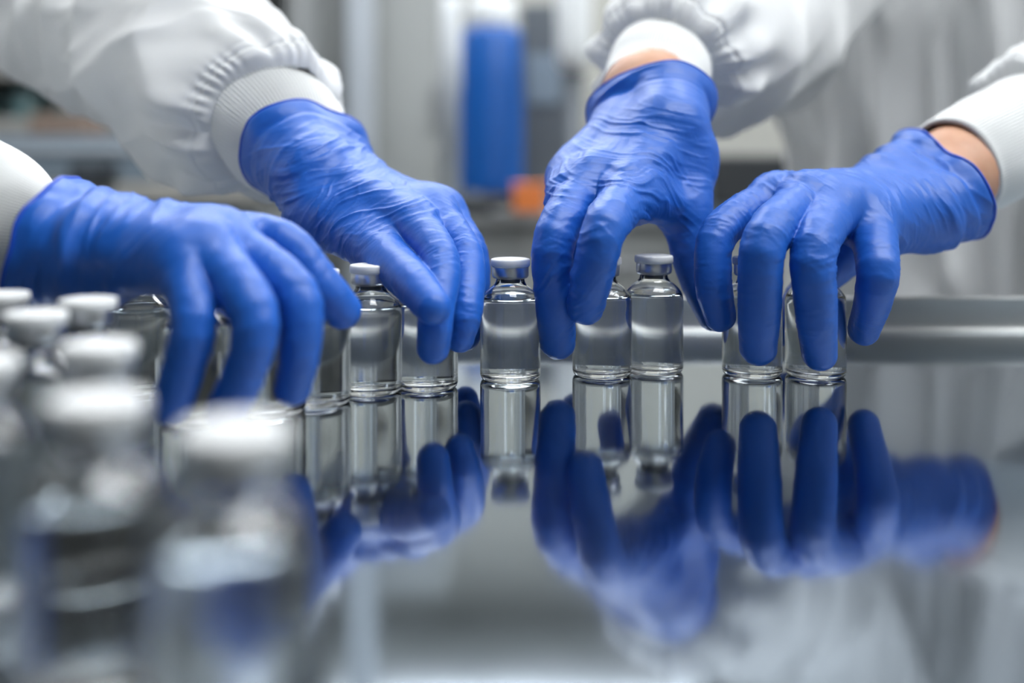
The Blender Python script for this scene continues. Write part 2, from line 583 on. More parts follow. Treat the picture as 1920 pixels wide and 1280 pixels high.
def build_glove(key, parent, label, h=0.00065):
    H = HANDS[key]
    W, C, ax, side, J, R, palm = hand_prims(H)
    f = hand_field(H)
    pts = [C + ax * .012] + [j for v in J.values() for j in v] + [W]
    lo = np.min(pts, 0) - 0.032
    hi = np.max(pts, 0) + 0.032
    v, q = surface_nets(f, lo, hi, h)
    for _ in range(2):
        n = vnormals(v, q)
        v = v - n * f(v)[:, None]
    n = vnormals(v, q)
    # folds
    d = np.zeros(len(v))
    for c, dr, Rm, wl, amp, sd in H['folds']:
        a = np.array([dr[0], 0.0, -dr[1]])
        d += fold_disp(v, P(*c), a, Rm * MM * 1.3, wl * MM, amp * MM * 1.8 * H.get('fold_gain', 1.0), sd)
    for fi, k in enumerate(J):
        for ji in (1, 2):
            t = unit(J[k][ji + 1] - J[k][ji - 1])
            if np.linalg.norm(np.cross(t, [0, 1, 0])) < 0.2:
                t = unit(t + np.array([0, 0, -.3]))
            d += fold_disp(v, J[k][ji] + t * 0.001, t, 0.019, 0.0023, 0.00042, fi * 3 + ji + 40, along=4.0)
        t = unit(J[k][1] - J[k][0])
        d += fold_disp(v, J[k][0] * .6 + J[k][1] * .4, t + side * .6, 0.024, 0.0045, 0.0004, fi + 70, along=5.0)
        t = unit(J[k][3] - J[k][2])
        d += fold_disp(v, J[k][3], unit(t + side * .8), 0.014, 0.003, 0.0003, fi + 90, along=4.0)
    d += 0.00025 * vnoise(v / 0.011, 3) + 0.00009 * vnoise(v / 0.0035, 4)
    # cuff: flare, a groove below it, a wavy edge
    rn = unit(H.get('rim_n', ax))
    cosr = float(rn @ ax)
    s0 = (v - C) @ rn
    rel = v - C
    th = np.arctan2(rel @ np.cross(ax, side), rel @ side)
    wave = H['rim_wave'] * MM * (0.6 * np.sin(2 * th + 1.0) + 0.4 * np.sin(5 * th + 2.0) + 0.2 * np.sin(9 * th))
    s = s0 - wave
    wob = 0.7 + 0.5 * np.sin(3 * th + 0.7) + 0.25 * np.sin(7 * th)
    d += 0.0016 * np.exp(-((s + 0.001) / 0.004) ** 2) * wob - 0.0011 * np.exp(-((s + 0.009) / 0.0022) ** 2) * wob
    for off, amp, wd in H.get('rings', ()):
        d += amp * MM * np.exp(-((s + off * MM + 0.004 * np.sin(th + off)) / (wd * MM)) ** 2) * (.6 + .4 * np.sin(2 * th + off))
    v = v + n * d[:, None]
    keep = (s[q] <= 0).any(1)
    q = q[keep]
    over = s > 0
    v[over] -= ax * (s[over] / cosr)[:, None]
    used = np.unique(q)
    rm = np.full(len(v), -1)
    rm[used] = np.arange(len(used))
    v, q = v[used], rm[q]
    me = mesh_np('glove', v, q)
    g = link_mesh('glove', me, M['glove'], parent)
    g['label'] = label
    lp = boundary_loop(q)
    tv, tq = loop_tube(v[lp], 0.0008, 8, 20)
    link_mesh('rolled_rim', mesh_np('rolled_rim', tv, tq), M['glove_rim'], g)
    return g


# ------------------------------------------------------------------ tubes for sleeves
def catmull(pts, n):
    pts = np.asarray(pts, float)
    p = np.vstack([2 * pts[0] - pts[1], pts, 2 * pts[-1] - pts[-2]])
    out = []
    m = len(pts) - 1
    for u in np.linspace(0, m, n):
        i = min(int(u), m - 1)
        t = u - i
        a, b, c, d = p[i], p[i + 1], p[i + 2], p[i + 3]
        out.append(0.5 * ((2 * b) + (-a + c) * t + (2 * a - 5 * b + 4 * c - d) * t * t + (-a + 3 * b - 3 * c + d) * t ** 3))
    return np.array(out)


def tube(path, nu, nv, radial, up=(0, 0, 1)):
    """path rows (x, y, z, r); radial(u, th, s, base) returns the radius; th = 0 points along 'up'."""
    c = catmull(path, nu)
    X, r0 = c[:, :3], c[:, 3]
    t = np.gradient(X, axis=0)
    t /= np.linalg.norm(t, axis=1)[:, None]
    up = np.array(up, float)
    o = up[None, :] - (t @ up)[:, None] * t
    o /= np.linalg.norm(o, axis=1)[:, None]
    b = np.cross(t, o)
    s = np.concatenate([[0], np.cumsum(np.linalg.norm(np.diff(X, axis=0), axis=1))])
    th = 2 * np.pi * np.arange(nv) / nv
    S, TH = np.meshgrid(s, th, indexing='ij')
    RR = np.repeat(r0[:, None], nv, 1)
    dirs = np.cos(TH)[..., None] * o[:, None, :] + np.sin(TH)[..., None] * b[:, None, :]
    base = X[:, None, :] + dirs * RR[..., None]
    r, shift = radial(S, TH, RR, base, s[-1])
    V = X[:, None, :] + dirs * r[..., None] + t[:, None, :] * shift[..., None]
    i = np.arange(nu - 1)[:, None]
    j = np.arange(nv)[None, :]
    j2 = (j + 1) % nv
    q = np.stack([i * nv + j, i * nv + j2, (i + 1) * nv + j2, (i + 1) * nv + j], -1).reshape(-1, 4)
    return V.reshape(-1, 3), q


def ridged(n, sharp=1.5):
    return np.clip(1 - np.abs(n) * 1.6, 0, 1) ** sharp


def sleeve_mesh(path, seed, nu=260, nv=320, big=0.010, gather=0.0007, hem=0.0075, inner=0.70, twist=2.0, up=(0, 0, 1), ngather=46, curl=0.010, blouse=0.004, rolls=0.007, ring=0.12, tilt=(0, 0), pleat=.0022):
    def radial(S, TH, RR, base, L):
        e = L - S                                   # distance from the hem
        b = base.reshape(-1, 3)
        ph = TH + twist * S / 0.2
        cs = np.stack([np.cos(ph), np.sin(ph), S / 0.11], -1).reshape(-1, 3)
        n1 = vnoise(cs * 1.15 + seed * 5.1, seed).reshape(S.shape)
        n2 = vnoise(cs * 2.1 + seed * 2.7, seed + 3).reshape(S.shape)
        n3 = vnoise(b / 0.07 + seed, seed + 7).reshape(S.shape)
        crest = lambda n: np.sqrt(n * n + 0.004)
        fold = big * (0.55 - 1.5 * crest(n1)) + big * 0.45 * (0.5 - 1.4 * crest(n2)) + big * 0.5 * n3
        win = np.clip(e / 0.045, 0.0, 1)
        cw = vnoise(np.stack([np.cos(ph) * .8, np.sin(ph) * .8, S / 0.16], -1).reshape(-1, 3) + seed * 9.7, seed + 31).reshape(S.shape)
        cf = np.sin(2 * np.pi * S / ring + 1.3 * np.sin(TH + seed) + 2.6 * cw)
        fold = fold + rolls * (0.5 - np.sqrt(cf * cf + 0.02)) * np.clip(0.6 + cw, 0, 1)
        r = RR + fold * (0.25 + 0.75 * win)
        # soft pleats fan out of the gathered seam, small crinkles sit on the hem band
        pl = np.sin(9 * TH + 1.5 * np.sin(2 * TH + seed) + seed) + 0.6 * np.sin(15 * TH + 2 * np.sin(3 * TH) + 2 * seed)
        r += pleat * pl * np.exp(-((e - 0.022) / 0.020) ** 2)
        gn = np.sin(ngather * TH + 2.5 * np.sin(3 * TH + seed) + 1.7 * np.sin(7 * TH))
        r += gather * gn * np.exp(-((e - hem * .6) / 0.007) ** 2) * (0.6 + 0.4 * np.sin(5 * TH + seed))
        r -= 0.0009 * np.exp(-((e - hem) / 0.0009) ** 2)      # stitched line
        # turn under at the end towards the cuff
        k = np.clip(1 - e / curl, 0, 1)
        r = r * (1 - (1 - inner) * (1 - np.sqrt(np.clip(1 - k * k, 0, 1))))
        sh = 0.004 * np.sin(2 * TH + seed) * np.exp(-e / 0.03) - blouse * k ** 3 + tilt[0] * np.cos(TH - tilt[1]) * np.exp(-e / 0.05)
        return r, sh
    return tube(path, nu, nv, radial, up)


def cuff_mesh(path, seed, ribs=110, nu=60, nv=660, depth=0.00048, lip=0.0, up=(0, 0, 1), wave=0.001):
    def radial(S, TH, RR, base, L):
        e = L - S
        r = RR + depth * np.cos(ribs * TH) * np.clip(e / 0.002, 0, 1)
        n = vnoise(base.reshape(-1, 3) / 0.02 + seed, seed).reshape(S.shape)
        r += 0.0009 * n
        r += lip * np.exp(-(e / 0.003) ** 2)
        k = np.clip(1 - e / 0.0016, 0, 1)
        r -= 0.0016 * (1 - np.sqrt(np.clip(1 - k * k, 0, 1)))
        sh = wave * np.sin(2 * TH + seed) * np.exp(-e / 0.02)
        return r, sh
    return tube(path, nu, nv, radial, up)


def PR(px, py, Y, r):
    return (*P(px, py, Y), r)


# ------------------------------------------------------------------ people
def build_body(name, spec, label):
    """one continuous skin mesh: torso, head, both arms down to the wrists, legs"""
    prims = spec['prims']

    def f(p):
        d = None
        for a, b, ra, rb, k in prims:
            x = seg_d(p, np.asarray(a, float), np.asarray(b, float), ra, rb)
            d = x if d is None else smin(d, x, k)
        return d
    pts = np.array([q for a, b, ra, rb, k in prims for q in (a, b)], float)
    lo, hi = pts.min(0) - 0.2, pts.max(0) + 0.2
    v, q = surface_nets(f, lo, hi, 0.0055, 1.5)
    for _ in range(2):
        n = vnormals(v, q)
        v = v - n * f(v)[:, None]
    o = link_mesh(name, mesh_np(name, v, q), M['skin'])
    return tag(o, label, 'person')


def body_prims(sr, sl, er, el, wr, wl, hr, hl, facing, mr, ml_):
    """sr, sl shoulders; er, el elbows; wr, wl wrists; hr, hl points inside the palms"""
    sr, sl, er, el, wr, wl, hr, hl = [np.asarray(x, float) for x in (sr, sl, er, el, wr, wl, hr, hl)]
    fw = unit(facing)
    c = (sr + sl) / 2
    right = unit(sr - sl)
    z = lambda h: np.array([c[0], c[1], h])
    hip = FLOOR_Z + 0.92
    p = [(z(c[2] + .02), z(hip + .25), .115, .105, .05), (z(hip + .25), z(hip), .105, .12, .08)]
    for sg, s in ((1, sr), (-1, sl)):
        p.append((z(c[2] - .05), s - right * sg * .03, .11, .065, .06))
        p.append((z(hip + .02) + right * sg * .08, z(c[2] - .08) + right * sg * .09, .10, .095, .06))
        hp = z(hip) + right * sg * .09
        kn = z(hip - .45) + right * sg * .10 + fw * .02
        an = z(FLOOR_Z + .09) + right * sg * .10
        p += [(hp, kn, .095, .06, .05), (kn, an, .056, .04, .02), (an, an + fw * .15 - np.array([0, 0, .055]), .04, .032, .02)]
    p += [(z(c[2] + .04), z(c[2] + .14) + fw * .01, .06, .055, .04),
          (z(c[2] + .20) + fw * .02, z(c[2] + .29) + fw * .015, .075, .085, .02),
          (z(c[2] + .155) + fw * .055, z(c[2] + .20) + fw * .055, .035, .05, .03),
          (z(c[2] + .225) + fw * .115, z(c[2] + .265) + fw * .10, .013, .009, .008)]
    for sg in (1, -1):
        p.append((z(c[2] + .22) + right * sg * .085, z(c[2] + .255) + right * sg * .088, .012, .016, .006))
    for s, e, w, h, mids in ((sr, er, wr, hr, mr), (sl, el, wl, hl, ml_)):
        p.append((s, e, .050, .036, .02))
        a, ra = e, .034
        for m, rm in mids:
            p.append((a, m, ra, rm, .004))
            a, ra = m, rm
        p += [(a, w, ra, .0135, .003), (w, w * .5 + h * .5, .0135, .006, .003)]
    return p


def coat_torso(c, rx, ry, z0, z1, ang, seed, nu=220, nv=360):
    """coat body: rings from the hem up to the collar, open folds running down"""
    zz = np.linspace(z0, z1, nu)
    th = 2 * np.pi * np.arange(nv) / nv
    Z, TH = np.meshgrid(zz, th, indexing='ij')
    t = (Z - z0) / (z1 - z0)
    a = rx * (1.10 - 0.12 * np.sin(np.pi * np.clip(t * 1.2, 0, 1)))
    b = ry * (1.15 - 0.12 * t)
    sh = np.clip((t - 0.9) / 0.1, 0, 1)
    k = np.sqrt(np.clip(1 - sh ** 2 * 0.9, 0.02, 1))
    X = a * k * np.cos(TH)
    Y = b * k * np.sin(TH)
    q3 = np.stack([np.cos(TH) * 2.6 + 0.5 * Z, np.sin(TH) * 2.6, Z * 1.6 + 0.6 * np.sin(TH)], -1).reshape(-1, 3)
    n1 = vnoise(q3 * 1.5 + seed, seed).reshape(Z.shape)
    n2 = vnoise(q3 * 3.2 + seed, seed + 1).reshape(Z.shape)
    d = 0.055 * (ridged(n1, 1.2) - 0.4) * (1 - 0.5 * t) + 0.018 * (ridged(n2, 1.5) - .4)
    # overlapping front edge
    fe = (TH - 1.5 * np.pi + 0.25)
    d += 0.008 / (1 + np.exp(-fe / 0.012)) * np.exp(-np.clip(fe, 0, 9) / 0.5)
    X += d * np.cos(TH)
    Y += d * np.sin(TH)
    ca, sa = math.cos(ang), math.sin(ang)
    V = np.stack([c[0] + ca * X - sa * Y, c[1] + sa * X + ca * Y, Z], -1).reshape(-1, 3)
    i = np.arange(nu - 1)[:, None]
    j = np.arange(nv)[None, :]
    j2 = (j + 1) % nv
    q = np.stack([i * nv + j, i * nv + j2, (i + 1) * nv + j2, (i + 1) * nv + j], -1).reshape(-1, 4)
    return V, q


def thicken(o, t):
    md = o.modifiers.new('cloth thickness', 'SOLIDIFY')
    md.thickness = t
    md.offset = -1.0
    return o


def people():
    # ---- the person on the left, mostly out of frame
    WA, WB = P(*HANDS['A']['wrist']), P(*HANDS['B']['wrist'])
    CA, CB = P(*HANDS['A']['cuff']), P(*HANDS['B']['cuff'])
    inside = lambda k: P(*HANDS[k]['wrist']) * .45 + P(*HANDS[k]['fingers']['middle'][0][:3]) * .55
    srL, slL = (-.74, .56, .43), (-.56, .86, .43)
    erL, elL = (-.44, .43, .20), P(140, -40, .655)
    pr = body_prims(srL, slL, erL, elL, WA, WB, inside('A'), inside('B'), (.86, -.5, 0),
                    [(P(-300, 340, .385), .026), (P(-100, 400, .366), .0195), (CA, .0150)], [(P(390, 152, .535), .030), (P(480, 205, .508), .0255), (P(555, 265, .482), .0195), (CB, .0160)])
    b1 = build_body('person', dict(prims=pr), 'person at the left edge in a white gown, reaching in with two blue gloved hands')
    v, q = coat_torso(((srL[0] + slL[0]) / 2, (srL[1] + slL[1]) / 2), .24, .17, -.55, .52, math.atan2(slL[1] - srL[1], slL[0] - srL[0]), 3)
    lc = link_mesh('lab_coat', mesh_np('lab_coat', v, q), M['coat'], b1)
    thicken(lc, 0.0015)
    # far sleeve, the large one across the top left
    path = [(*slL, .085), (*(np.array(slL) * .5 + elL * .5 + np.array([0, 0, .01])), .078), PR(50, -75, .68, .064), PR(225, 42, .60, .057), PR(380, 148, .54, .0515), PR(462, 196, .510, .0485), PR(508, 226, .497, .0425), PR(532, 243, .491, .0345)]
    v, q = sleeve_mesh(path, 2, nu=560, nv=460, big=0.011, inner=.88, curl=.004, blouse=.0, tilt=(-.011, 1.0))
    s = link_mesh('sleeve', mesh_np('sleeve', v, q), M['coat'], b1)
    thicken(s, 0.0007)
    path = [PR(450, 185, .516, .0325), PR(505, 230, .498, .0322), PR(545, 264, .484, .0285), PR(578, 298, .470, .0195), PR(602, 325, .460, .0160)]
    v, q = cuff_mesh(path, 5, ribs=104, nv=832, depth=0.0006)
    k = link_mesh('knit_cuff', mesh_np('knit_cuff', v, q), M['knit'], s)
    thicken(k, 0.0008)
    # near sleeve at the left edge
    path = [(*srL, .082), (-.58, .47, .32, .072), (*erL, .066), PR(-560, 200, .405, .058), PR(-330, 330, .385, .048), PR(-230, 365, .378, .042)]
    v, q = sleeve_mesh(path, 6, nu=260, nv=240, big=0.010, inner=.69)
    s = link_mesh('sleeve', mesh_np('sleeve', v, q), M['coat'], b1)
    thicken(s, 0.0007)
    path = [PR(-300, 340, .385, .031), PR(-180, 378, .372, .031), PR(-60, 410, .362, .0295), PR(15, 436, .355, .0238), PR(62, 446, .351, .0200), PR(115, 452, .346, .0160)]
    v, q = cuff_mesh(path, 8, ribs=100, nv=600)
    k = link_mesh('knit_cuff', mesh_np('knit_cuff', v, q), M['knit'], s)
    thicken(k, 0.0008)
    build_glove('A', b1, 'blurred blue nitrile glove at the left edge, nearest the camera')
    build_glove('B', b1, 'wrinkled blue nitrile glove pinching a vial, reaching down from the large white sleeve')

    # ---- the person standing behind the table on the right
    WC, WD = P(*HANDS['C']['wrist']), P(*HANDS['D']['wrist'])
    CC, CD = P(*HANDS['C']['cuff']), P(*HANDS['D']['cuff'])
    srR, slR = (.335, .955, .45), (.69, .90, .45)
    erR, elR = (.185, .70, .195), (.42, .64, .165)
    pr = body_prims(srR, slR, erR, elR, WC, WD, inside('C'), inside('D'), (-.15, -1, 0),
                    [(P(1290, 85, .575), .028), (P(1240, 125, .525), .0215), (P(1214, 180, .492), .0215), (CC, .0175)], [(P(2010, 210, .55), .027), (P(1890, 262, .512), .0235), (P(1822, 300, .494), .0232), (P(1790, 322, .482), .0205), (CD, .0165)])
    b2 = build_body('person', dict(prims=pr), 'person in white coat standing behind the table at the right, two gloved hands on vials')
    v, q = coat_torso((.515, .94), .235, .165, -.55, .53, -.15, 1)
    lc = link_mesh('lab_coat', mesh_np('lab_coat', v, q), M['coat'], b2)
    thicken(lc, 0.0015)
    path = [(*srR, .085), (*(np.array(srR) * .5 + np.array(erR) * .5), .075), PR(1430, -10, .695, .066), PR(1345, 55, .62, .058), PR(1296, 80, .575, .051), PR(1264, 102, .548, .0455), PR(1248, 116, .532, .0385), PR(1240, 126, .524, .0275)]
    v, q = sleeve_mesh(path, 9, nu=420, nv=420, big=0.009, inner=.90, curl=.004, blouse=0, pleat=.0034)
    s = link_mesh('sleeve', mesh_np('sleeve', v, q), M['coat'], b2)
    thicken(s, 0.0007)
    path = [PR(1262, 98, .55, .0280), PR(1239, 127, .525, .0268), PR(1222, 160, .508, .0245), PR(1212, 187, .495, .0240)]
    v, q = cuff_mesh(path, 3, ribs=110, nv=660, lip=.0005)
    k = link_mesh('knit_cuff', mesh_np('knit_cuff', v, q), M['knit'], s)
    thicken(k, 0.0009)
    path = [(*slR, .085), (.55, .76, .31, .075), (*elR, .066), PR(2100, 172, .575, .056), PR(1985, 215, .54, .046), PR(1925, 240, .525, .038)]
    v, q = sleeve_mesh(path, 12, nu=300, nv=320, big=0.010, inner=.69)
    s = link_mesh('sleeve', mesh_np('sleeve', v, q), M['coat'], b2)
    thicken(s, 0.0007)
    path = [PR(2010, 210, .55, .0285), PR(1915, 250, .522, .0282), PR(1842, 288, .50, .0268), PR(1782, 318, .486, .0250)]
    v, q = cuff_mesh(path, 4, ribs=110, nv=660, lip=.0006)
    k = link_mesh('knit_cuff', mesh_np('knit_cuff', v, q), M['knit'], s)
    thicken(k, 0.0009)
    build_glove('C', b2, 'blue nitrile glove on the middle hand, fingers straddling a vial')
    build_glove('D', b2, 'blue nitrile glove on the hand at the right, fingertips on two vials')
    for b in (b1, b2):
        pass


# ------------------------------------------------------------------ vials
def vial_meshes():
    R = 0.012
    out = [(0, .0011), (.0060, .0010), (.0088, .0003), (.0100, 0.0), (.0109, .00025), (.0116, .0009), (.0120, .0020), (.0120, .0100), (.0120, .0290),
           (.01190, .0306), (.0116, .0319), (.0110, .0331), (.0101, .0343), (.0090, .0353), (.0079, .0362), (.0069, .0370), (.0062, .0378), (.00575, .0386), (.0056, .0394), (.0056, .0414), (.0064, .0417), (.0066, .0428), (.0060, .0431)]
    inn = [(.0040, .0431), (.0040, .0405), (.0043, .0392), (.0048, .0383), (.0056, .0375), (.0066, .0366), (.0077, .0357), (.0088, .0347), (.0098, .0336), (.0104, .0325), (.0108, .0312), (.0110, .0298),
           (.0110, .0100), (.0110, .0034), (.0106, .0026), (.0098, .0022), (.0080, .0021), (.0050, .0024), (0, .0026)]
    glass = lathe_mesh('glass_body', out + inn, 72)
    e = 0.00006
    lv = .0322
    liq = [(0, .0026 - e), (.0050, .0024 - e), (.0080, .0021 - e), (.0098 + e * .5, .0022 - e), (.0106 + e, .0026 - e * .5), (.0110 + e, .0034), (.0110 + e, .0100), (.0110 + e, .0298), (.0108 + e, .0312), (.01052 + e, lv + .0003),
           (.0100, lv + .00005), (.0092, lv - .00012), (.0070, lv - .0002), (0, lv - .0002)]
    liquid = lathe_mesh('liquid', liq, 72)
    stopper = lathe_mesh('stopper', [(0, .0385), (.0036, .0386), (.0039, .0390), (.0039, .0431), (.0063, .04315), (.0064, .0440), (.0060, .0443), (0, .0443)], 40)
    seal = lathe_mesh('crimp_seal', [(.0058, .0401), (.0062, .03995), (.0068, .0402), (.00715, .0407), (.00725, .0413), (.00725, .0443), (.0071, .0446), (.0050, .0446), (0, .0446)], 56)
    cap = lathe_mesh('flip_cap', [(0, .0445), (.0072, .0445), (.0077, .0447), (.0079, .0451), (.00785, .0470), (.0076, .0475), (.0070, .04765), (.0045, .0476), (.0041, .0474), (.0036, .04745), (0, .0475)], 56)
    return glass, liquid, stopper, seal, cap


VIALS = [
    (957, .402, 'clear glass vial standing alone at the centre, nothing touching it'),
    (1129, .4095, 'clear glass vial gripped behind the index finger of the middle hand, cap half covered'),
    (1226, .4165, 'clear glass vial with white cap fully visible between finger and thumb of the middle hand'),
    (1410, .410, 'clear glass vial under the rightmost glove, the left one of two, cap hidden'),
    (1529, .4085, 'clear glass vial under the rightmost glove, the right one of two, cap hidden'),
    (695, .3800, 'clear glass vial just left of the pinching thumb, grey top showing below the glove'),
    (800, .3870, 'clear glass vial pinched by the hand coming from the large white sleeve'),
    (595, .3620, 'clear glass vial behind the pointing fingertip of the nearest hand'),
    (508, .3490, 'clear glass vial behind the middle finger of the nearest hand'),
    (372, .3360, 'clear glass vial behind the little finger of the nearest hand'),
    (262, .3750, 'clear glass vial below the wrist of the nearest hand, only shoulder and body showing'),
    (165, .2860, 'blurred glass vial at the left, white cap against the wrist of the nearest glove'),
    (66, .2610, 'blurred glass vial at the left edge, cap just below the nearest wrist'),
    (185, .2170, 'blurred glass vial in the left cluster, cap in the middle of the cluster'),
    (182, .1670, 'large blurred glass vial in the left cluster, second nearest the camera'),
    (440, .1490, 'large blurred glass vial nearest the camera, standing apart from the left cluster'),
    (-47, .2000, 'blurred glass vial cut off by the left edge, low in the left cluster'),
    (2, .2990, 'blurred glass vial cut off by the left edge, below the white cuff'),
]


def vials():
    names = ('glass_body', 'liquid', 'stopper', 'crimp_seal', 'flip_cap')
    mats = (M['glass'], M['liquid'], M['rubber'], M['alu'], M['cap_plastic'])
    meshes = vial_meshes()
    first = None
    for i, (px, Y, lab) in enumerate(VIALS):
        loc = ((px - CX) / F_PX * Y, Y, 0.00002)
        if first is None:
            first = empty('vial', loc, lab, 'vial', 'glass vials on the steel table')
            kids = [link_mesh(n, me, mt, first) for n, me, mt in zip(names, meshes, mats)]
            kids[0]['label'] = 'clear glass bottle'
            continue
        r = first.copy()
        COL.objects.link(r)
        r.location = loc
        r.rotation_euler = (0, 0, i * 1.7)
        r['label'] = lab
        for k in kids:
            c = k.copy()
            COL.objects.link(c)
            c.parent = r


# ------------------------------------------------------------------ table
def table():
    t = empty('steel_table', (0, 0.35, FLOOR_Z), 'long polished stainless steel worktable with a raised back rim, covered in reflections', 'table')
    t.location = (0, 0, 0)
    poly = [(-.0876, .175), (-.070, .150), (-.055, .132), (-.040, .126), (0, .120), (1.3, .115), (1.3, .516), (-.5, .516), (-.5, .29), (-.35, .245)]
    bm = bmesh.new()
    vs = [bm.verts.new((x, y, 0)) for x, y in poly]
    f = bm.faces.new(vs)
    r = bmesh.ops.extrude_face_region(bm, geom=[f])
    bmesh.ops.translate(bm, vec=(0, 0, -.004), verts=[e for e in r['geom'] if isinstance(e, bmesh.types.BMVert)])
    bm_obj('tabletop', bm, M['steel'], t)
    # back rim: profile swept along x
    prof = [(.5118, .0), (.5128, .0002), (.5136, .0007), (.5142, .0014), (.5146, .0024), (.5149, .0040), (.5150, .0060), (.5150, .0142), (.5144, .0150), (.5141, .0160), (.5145, .0170), (.5156, .0174), (.5172, .0172), (.5180, .0162), (.5180, -.002), (.5118, -.002)]
    xs = [-.5, -.25, 0, .25, .5, 1.0, 1.3]
    v = [(x, y, z) for x in xs for y, z in prof]
    n = len(prof)
    fc = [(i * n + j, (i + 1) * n + j, (i + 1) * n + (j + 1) % n, i * n + (j + 1) % n) for i in range(len(xs) - 1) for j in range(n)]
    fc += [tuple(range(n)), tuple(range((len(xs) - 1) * n, len(xs) * n))[::-1]]
    me = bpy.data.meshes.new('back_rim')
    me.from_pydata(v, [], fc)
    o = link_mesh('back_rim', me, M['steel_rim'], t)
    o['label'] = 'brushed upstand along the back edge'
    bm = bmesh.new()
    add_box(bm, (.4, .35, -.03), (1.7, .22, .04))
    bm_obj('apron', bm, M['steel_dark'], t, bevel=.002)
    for x, y in ((-.44, .45), (-.44, .31), (1.2, .45), (1.2, .20)):
        me = lathe_mesh('leg', [(0, FLOOR_Z), (.025, FLOOR_Z), (.025, FLOOR_Z + .03), (.019, FLOOR_Z + .04), (.019, -.03), (0, -.03)], 24)
        o = link_mesh('leg', me, M['steel_dark'], t)
        o.location = (x, y, 0)


# ------------------------------------------------------------------ room and background
def structure(name, c, s, m):
    o = boxes(name, [(c, s)], m)
    o['kind'] = 'structure'
    return o


def at(px, py, Y):
    return Vector(P(px, py, Y))


def room():
    structure('floor', (0, 1.0, FLOOR_Z - .05), (6.4, 7.0, .1), M['floor'])
    structure('ceiling', (0, 1.0, CEILING_Z + .05), (6.4, 7.0, .1), M['ceiling'])
    hz = (CEILING_Z + FLOOR_Z) / 2
    hh = CEILING_Z - FLOOR_Z
    structure('wall_back', (0, 4.05, hz), (6.4, .1, hh), M['wall'])
    structure('wall_left', (-3.05, 1.0, hz), (.1, 6.0, hh), M['slate'])
    structure('wall_right', (3.05, 1.0, hz), (.1, 6.0, hh), M['wall'])
    structure('wall_front', (0, -2.05, hz), (6.4, .1, hh), M['grey_panel'])
    first = None
    lamps = [(.55, .05, 'above the table'), (1.9, .05, 'above the right end of the table'), (-.5, 1.75, 'behind the people at the left'), (1.1, 1.75, 'behind the people at the right'),
             (-1.6, 3.1, 'near the back wall at the left'), (0.0, 3.1, 'near the back wall in the middle'), (1.6, 3.1, 'near the back wall at the right')]
    if True:
        for x, y, where in lamps:
            lab = 'white ceiling light panel ' + where
            if first is None:
                first = empty('ceiling_light', (x, y, CEILING_Z), lab, 'light', 'ceiling light panels')
                fr = boxes('frame', [((0, .31, -.012), (1.24, .02, .022)), ((0, -.31, -.012), (1.24, .02, .022)), ((.61, 0, -.012), (.02, .6, .022)), ((-.61, 0, -.012), (.02, .6, .022))], M['white_plastic'], first)
                df = boxes('diffuser', [((0, 0, -.008), (1.20, .60, .012))], M['lamp'], first)
                kids = (fr, df)
                continue
            r = first.copy()
            COL.objects.link(r)
            r.location = (x, y, CEILING_Z)
            r['label'] = lab
            for kd in kids:
                c = kd.copy()
                COL.objects.link(c)
                c.parent = r


def cabinet(name, x0, x1, y0, y1, z0, z1, m, label, cat, doors=1, handle=True, door_m=None):
    t = empty(name, ((x0 + x1) / 2, (y0 + y1) / 2, z0), label, cat)
    w, d, h = x1 - x0, y1 - y0, z1 - z0
    boxes('body', [((0, 0.01, h / 2), (w, d - .02, h))], m, t, bevel=.004)
    for i in range(doors):
        dw = w / doors
        cx = -w / 2 + dw * (i + .5)
        dr = boxes('door', [((cx, -d / 2 + .008, h / 2), (dw - .008, .018, h - .012))], door_m or m, t, bevel=.003)
        if handle:
            boxes('handle', [((cx + dw * .38, -d / 2 - .015, h * .55), (.012, .02, .14))], M['steel_dark'], dr, bevel=.003)
    return t


def bottle(name, x, y, z, r, h, m, label, cat='bottle', group=None, capm=None):
    t = empty(name, (x, y, z), label, cat, group)
    link_mesh('body', lathe_mesh('body', [(0, 0), (r * .95, 0), (r, .01), (r, h * .68), (r * .92, h * .76), (r * .45, h * .86), (r * .4, h * .9), (0, h * .9)], 32), m, t)
    link_mesh('cap', lathe_mesh('cap', [(0, h * .88), (r * .5, h * .88), (r * .5, h), (0, h)], 32), capm or M['white_plastic'], t)
    return t


